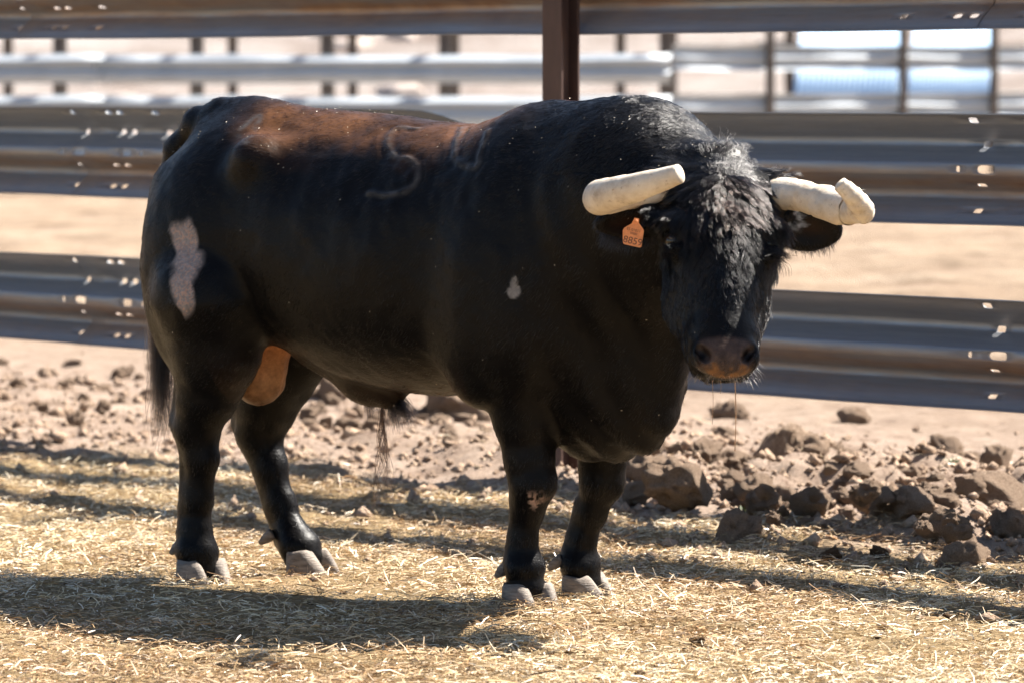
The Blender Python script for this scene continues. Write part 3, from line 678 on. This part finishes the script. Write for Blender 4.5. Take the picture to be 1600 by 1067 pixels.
# own colours of the hide, plus painted bounce on the scrotum and nostril darkening
def hide_colour(P):
    n1 = fbm(P, 6, 4, 21); n2 = vnoise(P, 60, 22)
    black = np.array([.0045, .0040, .0042]); c = np.tile(black, (len(P), 1))
    def over(col, w): 
        nonlocal c
        w = np.clip(w, 0, 1)[:, None]; c = c * (1 - w) + np.array(col) * w
    x, y, z = P.T
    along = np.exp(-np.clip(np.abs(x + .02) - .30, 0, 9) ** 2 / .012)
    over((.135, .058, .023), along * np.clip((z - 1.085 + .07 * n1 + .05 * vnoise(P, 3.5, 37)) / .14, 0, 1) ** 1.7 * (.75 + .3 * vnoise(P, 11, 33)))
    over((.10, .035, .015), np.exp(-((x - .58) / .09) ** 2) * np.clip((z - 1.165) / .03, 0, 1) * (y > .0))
    over((.03, .016, .010), np.clip((.60 - z) / .1, 0, 1) * (np.abs(x) < .4) * .4)
    h = head_co(P)
    over((.022, .012, .008), np.exp(-(((h[:, 0]) / .08) ** 2 + ((h[:, 2] - .10) / .05) ** 2)) * (h[:, 1] > 0) * np.clip(n1 + .3, 0, 1) * .8)
    mz = np.clip((-.216 - h[:, 2] - .25 * np.clip(np.abs(h[:, 0]) - .04, 0, 1)) / .012, 0, 1) * np.clip((h[:, 1] - .070) / .015, 0, 1) * np.clip((.068 - np.abs(h[:, 0])) / .012, 0, 1) * (np.linalg.norm(h, axis=1) < .4)
    over((.075, .050, .041), mz * (.8 + .3 * n2))
    over((.24, .115, .045), mz * np.clip((-.276 - h[:, 2]) / .02 + .9 * (np.abs(h[:, 0]) - .045) / .03 * (h[:, 2] > -.27) + 1.0 * n1 + .9 * n2 + .5 * vnoise(P, 130, 91), 0, .85))
    for s in (-1, 1):
        over((.004, .003, .003), 1.6 * np.exp(-np.sum(((h - [s * .051, .108, -.252]) / [.012, .022, .012]) ** 2, axis=1)))  # black added to the colour inside the carved nostril recesses
    for E_ in (EAR_R, EAR_L):
        q = (P - E_[0]) @ E_[1].T; over((.022, .010, .006), np.exp(-((q[:, 0] - .01) / .045) ** 2 - (q[:, 1] / .02) ** 2) * (q[:, 2] > -.004) * (np.abs(q[:, 2]) < .03) * .8)
    ds = path_dist(P, np.array([SC + [-.01, 0, .07], SC, SB])); over(np.array((.42, .155, .055)) + np.array((.03, .07, .05)) * np.clip((SC[2] + .03 - z) / .12, 0, 1)[:, None], np.clip((.074 - ds) / .012, 0, 1) * np.clip((SC[2] + .085 - z) / .05, 0, 1) * np.clip(.8 + .25 * n1 + .25 * vnoise(P * [1, 1, .35], 40, 19), 0, 1)); over((.03, .016, .01), np.clip((.074 - ds) / .012, 0, 1) * np.clip((SB[2] - .040 - z) / .02 + .3 * n1, 0, .9))  # orange ground bounce mixed into the scrotum's colour, graded by height, lower edge darkened
    return c, n1, n2, over, h
def patch_weight(P, pts, soft):
    poly = [flank_point(*q) for q in pts]; c = np.mean(poly, axis=0)
    ang = np.arctan2([p[2] - c[2] for p in poly], [p[0] - c[0] for p in poly]); rad = np.array([np.hypot(p[0] - c[0], p[2] - c[2]) for p in poly])
    o = np.argsort(ang); ang, rad = ang[o], rad[o]
    a = np.arctan2(P[:, 2] - c[2], P[:, 0] - c[0]); R = np.interp(a, np.r_[ang - 2 * math.pi, ang, ang + 2 * math.pi], np.r_[rad, rad, rad])
    d = R - np.hypot(P[:, 0] - c[0], P[:, 2] - c[2]) + min(.010, .35 * soft) * vnoise(P, 55, 4)
    return np.clip(d / soft, 0, 1) * (np.abs(P[:, 1] - c[1]) < .12)
PATCH = [(296, 332), (306, 350), (312, 385), (327, 404), (312, 425), (303, 450), (308, 480), (290, 500), (276, 480), (268, 430), (272, 395), (264, 350), (280, 345)]
SCAB1 = [(806, 430), (808, 445), (803, 468), (797, 467), (798, 448)]
SCAB2 = [(850, 766), (848, 785), (838, 800), (824, 790), (818, 770), (834, 764)]
def full_colour(P):
    c, n1, n2, over, h = hide_colour(P)
    w = patch_weight(P, PATCH, .026)
    bald = w.copy()
    c = c * (1 - w[:, None]) + w[:, None] * np.array([.245, .215, .205])
    w1 = patch_weight(P, SCAB1, .004); w2 = patch_weight(P, SCAB2, .02) * (vnoise(P, 110, 8) > -.1)
    for w_, col in ((w1, (.20, .185, .175)), (w2, (.30, .21, .165))): c = c * (1 - w_[:, None]) + w_[:, None] * np.array(col)
    b = np.minimum.reduce([path_dist(P, q) for q in BRANDS]); wb = np.exp(-(b / .009) ** 2) * np.clip(.55 + .5 * vnoise(P, 60, 78), 0, .9)
    c = c * (1 - wb[:, None]) + wb[:, None] * np.array([.075, .068, .064])
    scar = np.maximum(np.clip(w * 1.5 - .5, 0, 1) * np.clip(.75 + .5 * n1, 0, 1), w2 * .7); bald = np.maximum.reduce([bald, w1, w2, wb]); return c, bald, scar
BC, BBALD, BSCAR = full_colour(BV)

bull = empty('bull', BO, -YAW)
tag(bull, 'black fighting bull with taped horns standing side-on, its head turned to the camera', 'bull')
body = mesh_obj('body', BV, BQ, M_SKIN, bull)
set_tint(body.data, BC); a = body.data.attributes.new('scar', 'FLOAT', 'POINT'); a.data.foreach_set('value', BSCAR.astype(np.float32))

# --- hair
def hair_obj(name, pts, rad, tint, mat, parent):                    # pts (n, k, 3), rad (n, k)
    n, k, _ = pts.shape; cu = bpy.data.hair_curves.new(name); cu.add_curves([k] * n)
    cu.attributes['position'].data.foreach_set('vector', pts.astype(np.float32).ravel())
    (cu.attributes.get('radius') or cu.attributes.new('radius', 'FLOAT', 'POINT')).data.foreach_set('value', rad.astype(np.float32).ravel())
    set_tint(cu, tint, 'CURVE'); cu.materials.append(mat)
    o = bpy.data.objects.new(name, cu); COL.objects.link(o); o.parent = parent; return o
T3 = np.vstack([BQ[:, [0, 1, 2]], BQ[:, [0, 2, 3]]])
TA = .5 * np.linalg.norm(np.cross(BV[T3[:, 1]] - BV[T3[:, 0]], BV[T3[:, 2]] - BV[T3[:, 0]]), axis=1)
TC = BV[T3].mean(1); th = head_co(TC)
head_w = (np.linalg.norm((th - [0, .03, .0]) / [.17, .20, .29], axis=1) < 1)
def scatter(n, w):
    p = w / w.sum(); i = RNG.choice(len(p), n, p=p); u = RNG.random(n); v = RNG.random(n); m = u + v > 1; u[m], v[m] = 1 - u[m], 1 - v[m]
    a, b, c = T3[i].T
    P = BV[a] * (1 - u - v)[:, None] + BV[b] * u[:, None] + BV[c] * v[:, None]; Nn = BN[a] + BN[b] + BN[c]
    return P, Nn / np.linalg.norm(Nn, axis=1)[:, None], i
def flow(P):
    x, y, z = P.T
    d = np.column_stack([-np.ones(len(P)), np.sign(y) * .25, -.15 - 1.1 * np.clip((1.12 - z) / .3, 0, 1)])
    w = np.clip((.52 - z) / .12, 0, 1)[:, None]; d = d * (1 - w) + w * np.array([-.25, 0, -1.])
    w = np.clip((x - .55) / .2, 0, 1)[:, None] * np.clip((z - .45) / .1, 0, 1)[:, None]; d = d * (1 - .6 * w) + .6 * w * np.array([-.4, -.3, -1.])
    return d
from mathutils.kdtree import KDTree
def coat(name, n, w, length, width, lift, npt, jitter, wave=0, head=False, bright=1.0, locks=0):
    P, Nn, i = scatter(n, w); d = flow(P)
    if head:
        h = head_co(P); g = np.column_stack([h[:, 0] * 1.3 + .05 * vnoise(P, 14, 41), .02 + 0 * h[:, 0], np.where(h[:, 2] > .165, .08, h[:, 2] - .165 - .03)])
        d = unit(g) @ HAX + .35 * np.column_stack([vnoise(P, 22, s) for s in (42, 43, 44)])
    d = d + jitter * np.column_stack([vnoise(P, 26, s) for s in (51, 52, 53)]) + .5 * jitter * RNG.normal(size=P.shape)
    d = unit(d - Nn * (d * Nn).sum(1)[:, None]); s_ = np.cross(Nn, d)
    col, bald, _ = full_colour(P); keep = RNG.random(n) > bald * 1.1; keep &= ~((col[:, 0] > .10) & (col[:, 0] > 2.0 * col[:, 2]) & (P[:, 2] < .95))
    P, Nn, d, s_, col = P[keep], Nn[keep], d[keep], s_[keep], col[keep]; m = len(P)
    L = length * RNG.uniform(.6, 1.3, m) * (1 + .35 * vnoise(P, 18, 61)); t = np.linspace(0, 1, npt)
    ph = 6 * vnoise(P, 12, 71) + RNG.normal(0, .35, m); lf = lift * RNG.uniform(.5, 1.5, m) * (np.where(head_co(P)[:, 2] > .16, .45, 1.0) if head else 1.0)
    pts = P[:, None] - Nn[:, None] * .001 + d[:, None] * (L[:, None] * t)[..., None] * .97 + Nn[:, None] * ((lf * L)[:, None] * (t * (1.35 - .65 * t)))[..., None]
    if wave:
        am = wave * L[:, None] * t * np.sin(ph[:, None] + t * 5.5); pts = pts + s_[:, None] * am[..., None] + Nn[:, None] * (np.abs(am) * .4)[..., None]
    if locks:                                                        # strands gather into curling locks
        c = RNG.choice(m, locks, replace=False); kd = KDTree(locks)
        for a_, j in enumerate(c): kd.insert(P[j], a_)
        kd.balance(); own = np.array([c[kd.find(p)[1]] for p in P]); g = (.72 * t ** .8)[None, :, None]
        lead = pts[own]; near = (np.linalg.norm(P - P[own], axis=1) < .03)[:, None, None]
        pts = np.where(near, pts * (1 - g) + (lead + (P - P[own])[:, None] * .22) * g, pts)
    rad = .5 * width * RNG.uniform(.7, 1.3, m)[:, None] * (1 - .75 * t ** 1.6)
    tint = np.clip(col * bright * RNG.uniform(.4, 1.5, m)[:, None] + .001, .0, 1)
    return hair_obj(name, pts, rad, tint, M_HAIR, bull)
hump = np.exp(-((TC[:, 0] - .76) / .17) ** 2) * np.clip((TC[:, 2] - .93) / .12, 0, 1) * ~head_w
face_low = np.clip((-.13 - th[:, 2]) / .03, 0, 1)
nosepad = (th[:, 2] < -.204) & (th[:, 1] > .06)
coat('coat', 170000, TA * (~head_w) * (1 - .6 * hump) * np.where(TC[:, 1] > .12, .45, 1), .016, .0008, .09, 4, .24)
coat('neck_crest_hair', 34000, TA * hump, .017, .0008, .12, 5, .32, .08, locks=5000, bright=.9)
coat('face_hair', 46000, TA * head_w * ~nosepad * (1 - .75 * face_low) * (th[:, 1] > -.12), .019, .0008, .10, 7, .22, .13, head=True, locks=2000, bright=1.0)
fore = head_w * np.exp(-((th[:, 2] - .10) / .085) ** 2) * (th[:, 1] > -.02)
coat('forelock', 20000, TA * fore, .056, .0008, .13, 9, .25, .12, head=True, bright=1.0, locks=900)
def tuft(name, roots, dirs, L, n, width, spread, droop, tintc, npt=7, wavy=.1, fan=.16):
    k = RNG.integers(0, len(roots), n); P = np.asarray(roots)[k] + RNG.normal(0, spread, (n, 3)); d = unit(np.asarray(dirs)[k] + RNG.normal(0, fan, (n, 3)))
    l_ = L * RNG.uniform(.45, 1.1, n); t = np.linspace(0, 1, npt)
    pts = P[:, None] + d[:, None] * (l_[:, None] * t)[..., None] + np.array([0, 0, -1.]) * (droop * l_[:, None] * t ** 2)[..., None]
    ph = RNG.uniform(0, 6.3, (n, 1)); pts[..., 0] += wavy * .1 * l_[:, None] * np.sin(ph + 6 * t) * t; pts[..., 1] += wavy * .1 * l_[:, None] * np.cos(ph + 5 * t) * t
    rad = .5 * width * (1 - .8 * t)[None] * RNG.uniform(.6, 1.3, (n, 1)); return hair_obj(name, pts, rad, np.tile(tintc, (n, 1)) * RNG.uniform(.5, 1.6, (n, 1)), M_HAIR, bull)
BLK = np.array([.011, .009, .009])
tl = catmull(TAIL[-3:], 30); tuft('tail_switch', tl, [(.05, 0, -1)] * 30, .19, 3000, .0011, .008, .5, BLK, 8, .6, .06)
tuft('sheath_tuft', [p2, p2 + [.02, 0, -.005], p1], [(.35, 0, -1), (.9, 0, -.5), (.3, 0, -1)], .048, 1100, .0009, .009, .5, BLK)
tuft('sheath_strand', [p2 + [-.03, 0, -.02]], [(0, 0, -1)], .24, 52, .0012, .0032, .1, np.array([.016, .010, .008]), 14, .9, .011)
er_c, er_A = EAR_R; rim = [er_c + er_A[0] * u * .075 - er_A[1] * .045 * math.sqrt(max(0, 1 - u * u * .8)) for u in np.linspace(-1, .95, 24)]
tuft('ear_hair', rim, [-er_A[1] * .8 + er_A[0] * .5 + er_A[2] * .3] * 24, .022, 800, .0008, .005, .3, BLK)
el_c, el_A = EAR_L; rim = [el_c + el_A[0] * u * .07 - el_A[1] * .04 * math.sqrt(max(0, 1 - u * u * .8)) for u in np.linspace(-1, .95, 24)]
tuft('ear_hair', rim, [-el_A[1] * .8 + el_A[0] * .5 + el_A[2] * .3] * 24, .030, 900, .0008, .005, .3, BLK)
wr = [hp(a, .088 - .9 * a * a * 4, -.290) for a in np.linspace(-.075, .075, 20)]
tuft('whiskers', wr, [HB * .8 + HA * (3 * a) - HU * .6 for a in np.linspace(-.3, .3, 20)], .018, 90, .0007, .004, .5, np.array([.42, .30, .20]))
tuft('whiskers', [hp(.074, .05, -.245), hp(.070, .06, -.262)], [HA + HB * .3 - HU * .6] * 2, .032, 12, .0006, .006, .4, np.array([.55, .5, .45]))

# --- eyes
for s in (-1, 1):
    bm = bmesh.new(); bmesh.ops.create_uvsphere(bm, u_segments=20, v_segments=14, radius=.021)
    me = bpy.data.meshes.new('eye'); bm.to_mesh(me); bm.free(); me.polygons.foreach_set('use_smooth', np.ones(len(me.polygons), bool)); me.materials.append(M_EYE)
    o = bpy.data.objects.new('eye', me); COL.objects.link(o); o.parent = bull; o.location = hp(s * .111, .041, .018)
# --- horns wrapped in tape
def wrap(seed, turns, amt):
    def f(t, ang):
        ph = (t * turns + ang / (2 * math.pi)) % 1.0
        return 1 + amt * (ph - .5) + .02 * np.sin(3 * ang + 9 * t + seed)
    return f
def horn(pts, rad, label, seed):
    v, f = tube(np.array(pts), np.array(rad), 28, 90, True, wrap(seed, 9, .05))
    o = mesh_obj('horn', v, f, M_TAPE, bull); o['label'] = label; return o
hl = [(-.070, -.07, .135), (-.125, -.03, .150), (-.205, .025, .142), (-.268, .085, .130), (-.290, .16, .130), (-.268, .235, .142), (-.210, .295, .162), (-.125, .345, .194)]
horn([hp0(*q) for q in hl], [.034, .036, .038, .040, .040, .037, .032, .022], 'horn wrapped in cream tape, its tip curving to the front', 1)
hr = [(.075, -.07, .125), (.128, -.03, .146), (.182, .015, .148), (.235, .06, .134), (.282, .125, .120), (.305, .18, .122)]
horn([hp0(*q) for q in hr], [.041, .039, .037, .036, .034, .030], 'horn wrapped in cream tape with a frayed outer end', 5)
roll = [(.318, .155, .112), (.308, .19, .130), (.282, .215, .156), (.252, .222, .182)]
v, f = tube(np.array([hp0(*q) for q in roll]), np.array([.026, .026, .023, .017]), 22, 40, True, wrap(2, 5, .12)); mesh_obj('tape_roll', v, f, M_TAPE, bull)
def cuff(c0, c1, r):
    v, f = tube(np.array([hp0(*c0), hp0(*[(a + b) / 2 for a, b in zip(c0, c1)]), hp0(*c1)]), np.array([r, r * 1.03, r * .98]), 26, 10, False, wrap(4, 1, .10)); mesh_obj('tape_cuff', v, f, M_TAPE, bull)
cuff((.228, .055, .136), (.290, .137, .120), .0395)
fl = []
for k in range(26):                                                   # frayed ends of the tape
    b = hp0(.310 + RNG.normal(0, .008), .185 + RNG.normal(0, .012), .12 + RNG.normal(0, .018)); fl.append(b)
tuft('tape_fray', fl, [HA + .4 * HB + .3 * HU] * len(fl), .020, 60, .0014, .004, .3, np.array([.7, .56, .36]))
# --- hooves: two claws and two dewclaws on each foot
def claw(L, W, Hh, sgn, seed):
    r = random.Random(seed); v = []; n = 18; rings = [(0, 1.0), (.10, 1.03), (.35, 1.0), (.65, .96), (.9, .91), (1.0, .84)]
    for u, s in rings:
        for j in range(n):
            a = 2 * math.pi * j / n; cx, cy = math.cos(a), math.sin(a)
            x = (L * .62 * cx * (1 - .0 * cx)) if cx > 0 else L * .40 * cx
            y = W * .5 * cy * (1 - .38 * max(cx, 0) ** 2)
            y *= .75 if cy * sgn < 0 else 1.1                          # flat on the inner side
            back = -u * Hh * .60 * max(cx, 0) - u * Hh * .10
            v.append((x * s + back * .9, y * s, u * Hh + .004 * math.sin(a * 3 + seed) * (u > .3)))
    f = [(i * n + j, i * n + (j + 1) % n, (i + 1) * n + (j + 1) % n, (i + 1) * n + j) for i in range(len(rings) - 1) for j in range(n)] + [tuple(range(n))[::-1], tuple((len(rings) - 1) * n + j for j in range(n))]
    return np.array(v), f
def foot(yl, px, py, ang, dew):
    p = side(px, py, yl); p[2] = -.012; ca, sa = math.cos(ang), math.sin(ang); R = np.array([[ca, -sa, 0], [sa, ca, 0], [0, 0, 1]])
    for s in (-1, 1):
        v, f = claw(.116, .067, .064, s, px + s); v = v @ np.array([[1, s * -.10, 0], [s * .10, 1, 0], [0, 0, 1.]]) + [.018, s * .034, 0]
        mesh_obj('hoof', v @ R.T + p, f, M_HOOF, bull)
        d0 = R @ np.array([-.036 - dew, s * .030, .105]) + p; d1 = R @ np.array([-.070 - dew, s * .040, .078]) + p
        v, f = tube(np.array([d0, (d0 + d1) / 2, d1]), np.array([.015, .014, .006]), 10, 6); mesh_obj('dewclaw', v, f, M_HOOF, bull)
foot(FNy, 822, 930, -.30, 0); foot(FFy, 908, 926, .10, 0); foot(HNy, 312, 902, -.25, 0); foot(HFy, 477, 880, .12, .045)
# --- ear tag with its printed number
TG = hp0(-.204, .062, .044)
tagE = empty('ear_tag', TG); tagE.parent = bull; tagE['label'] = 'orange ear tag printed 8859'; tagE.scale = (.88, .88, .88)
_t = math.radians(-11); tb = np.array([HA * math.cos(_t) + HU * math.sin(_t), HU * math.cos(_t) - HA * math.sin(_t), HB]).T
out = [(-.006, .045), (.006, .045), (.008, .034), (.022, .022), (.026, .016), (.029, -.026), (.024, -.029), (-.018, -.029), (-.022, -.024), (-.029, .006), (-.026, .014), (-.010, .028)]
v = [tb @ np.array([x, y, z]) for z in (-.0012, .0012) for x, y in out]; n = len(out)
f = [tuple(range(n))[::-1], tuple(range(n, 2 * n))] + [(i, (i + 1) % n, n + (i + 1) % n, n + i) for i in range(n)]
mesh_obj('tag_plate', v, f, M_TAG, tagE, False)
bm = bmesh.new(); bmesh.ops.create_cone(bm, cap_ends=True, segments=14, radius1=.006, radius2=.004, depth=.006)
me = bpy.data.meshes.new('stud'); bm.to_mesh(me); bm.free(); me.materials.append(M_TAG); st = bpy.data.objects.new('stud', me); COL.objects.link(st); st.parent = tagE
st.location = tb @ np.array([0, .036, .003]); st.rotation_euler = Matrix([list(r) for r in tb]).to_euler()
def lettering(txt, size, x, y):
    cu = bpy.data.curves.new('lettering', 'FONT'); cu.body = txt; cu.size = size; cu.align_x = 'CENTER'; cu.extrude = .0002
    q = bpy.data.objects.new('lettering_source', cu); COL.objects.link(q); bpy.context.view_layer.update(); me = bpy.data.meshes.new_from_object(q.evaluated_get(bpy.context.evaluated_depsgraph_get())); bpy.data.objects.remove(q); bpy.data.curves.remove(cu)
    me.name = 'lettering'; me.materials.clear(); me.materials.append(M_INK); o = bpy.data.objects.new('lettering', me); COL.objects.link(o); o.parent = tagE
    o.matrix_local = Matrix.Translation(Vector(tb @ np.array([x, y, .0016]))) @ Matrix([list(r) for r in tb]).to_4x4()
lettering('8859', .026, .003, -.024); lettering('ES 01011', .010, -.001, .010); lettering('|||||||||||', .007, .001, .002)
# --- threads of saliva
for (ax_, z1, r) in ((.024, .16, .0012), (-.028, .10, .0007), (-.010, .03, .0006)):
    a = BO + np.array([math.cos(YAW) * 0, 0, 0]); q_ = hp(ax_, .080, -.298); a = BO + HX * q_[0] + LX * q_[1] + [0, 0, q_[2]]; b = a - [0, 0, z1]; m_ = (a + b) / 2 + [.002, 0, 0]
    v, f = tube(np.array([to_bull(a), to_bull(m_), to_bull(b)]), np.array([r * 1.3, r * .7, r * .9]), 8, 14); mesh_obj('saliva_thread', v, f, M_DROOL, bull)
# --- chaff caught in the coat
P, Nn, _ = scatter(260, TA * (TC[:, 1] < .1) * (TC[:, 2] > .4) * (.25 + 2.5 * (TC[:, 2] > 1.08)))
v, f = [], []
for p, n_ in zip(P, Nn):
    d = unit(np.cross(n_, RNG.normal(size=3))); s_ = np.cross(n_, d); a, b = RNG.uniform(.0008, .0022), RNG.uniform(.0004, .0008); c = p + n_ * .006; k = len(v)
    v += [c + d * a + s_ * b, c - d * a + s_ * b, c - d * a - s_ * b, c + d * a - s_ * b + n_ * .001]; f.append((k, k + 1, k + 2, k + 3))
ch = mesh_obj('chaff', v, f, M_STRAW, bull, False); set_tint(ch.data, np.tile([.62, .52, .38], (len(v), 1))); tag(ch, kind='stuff')
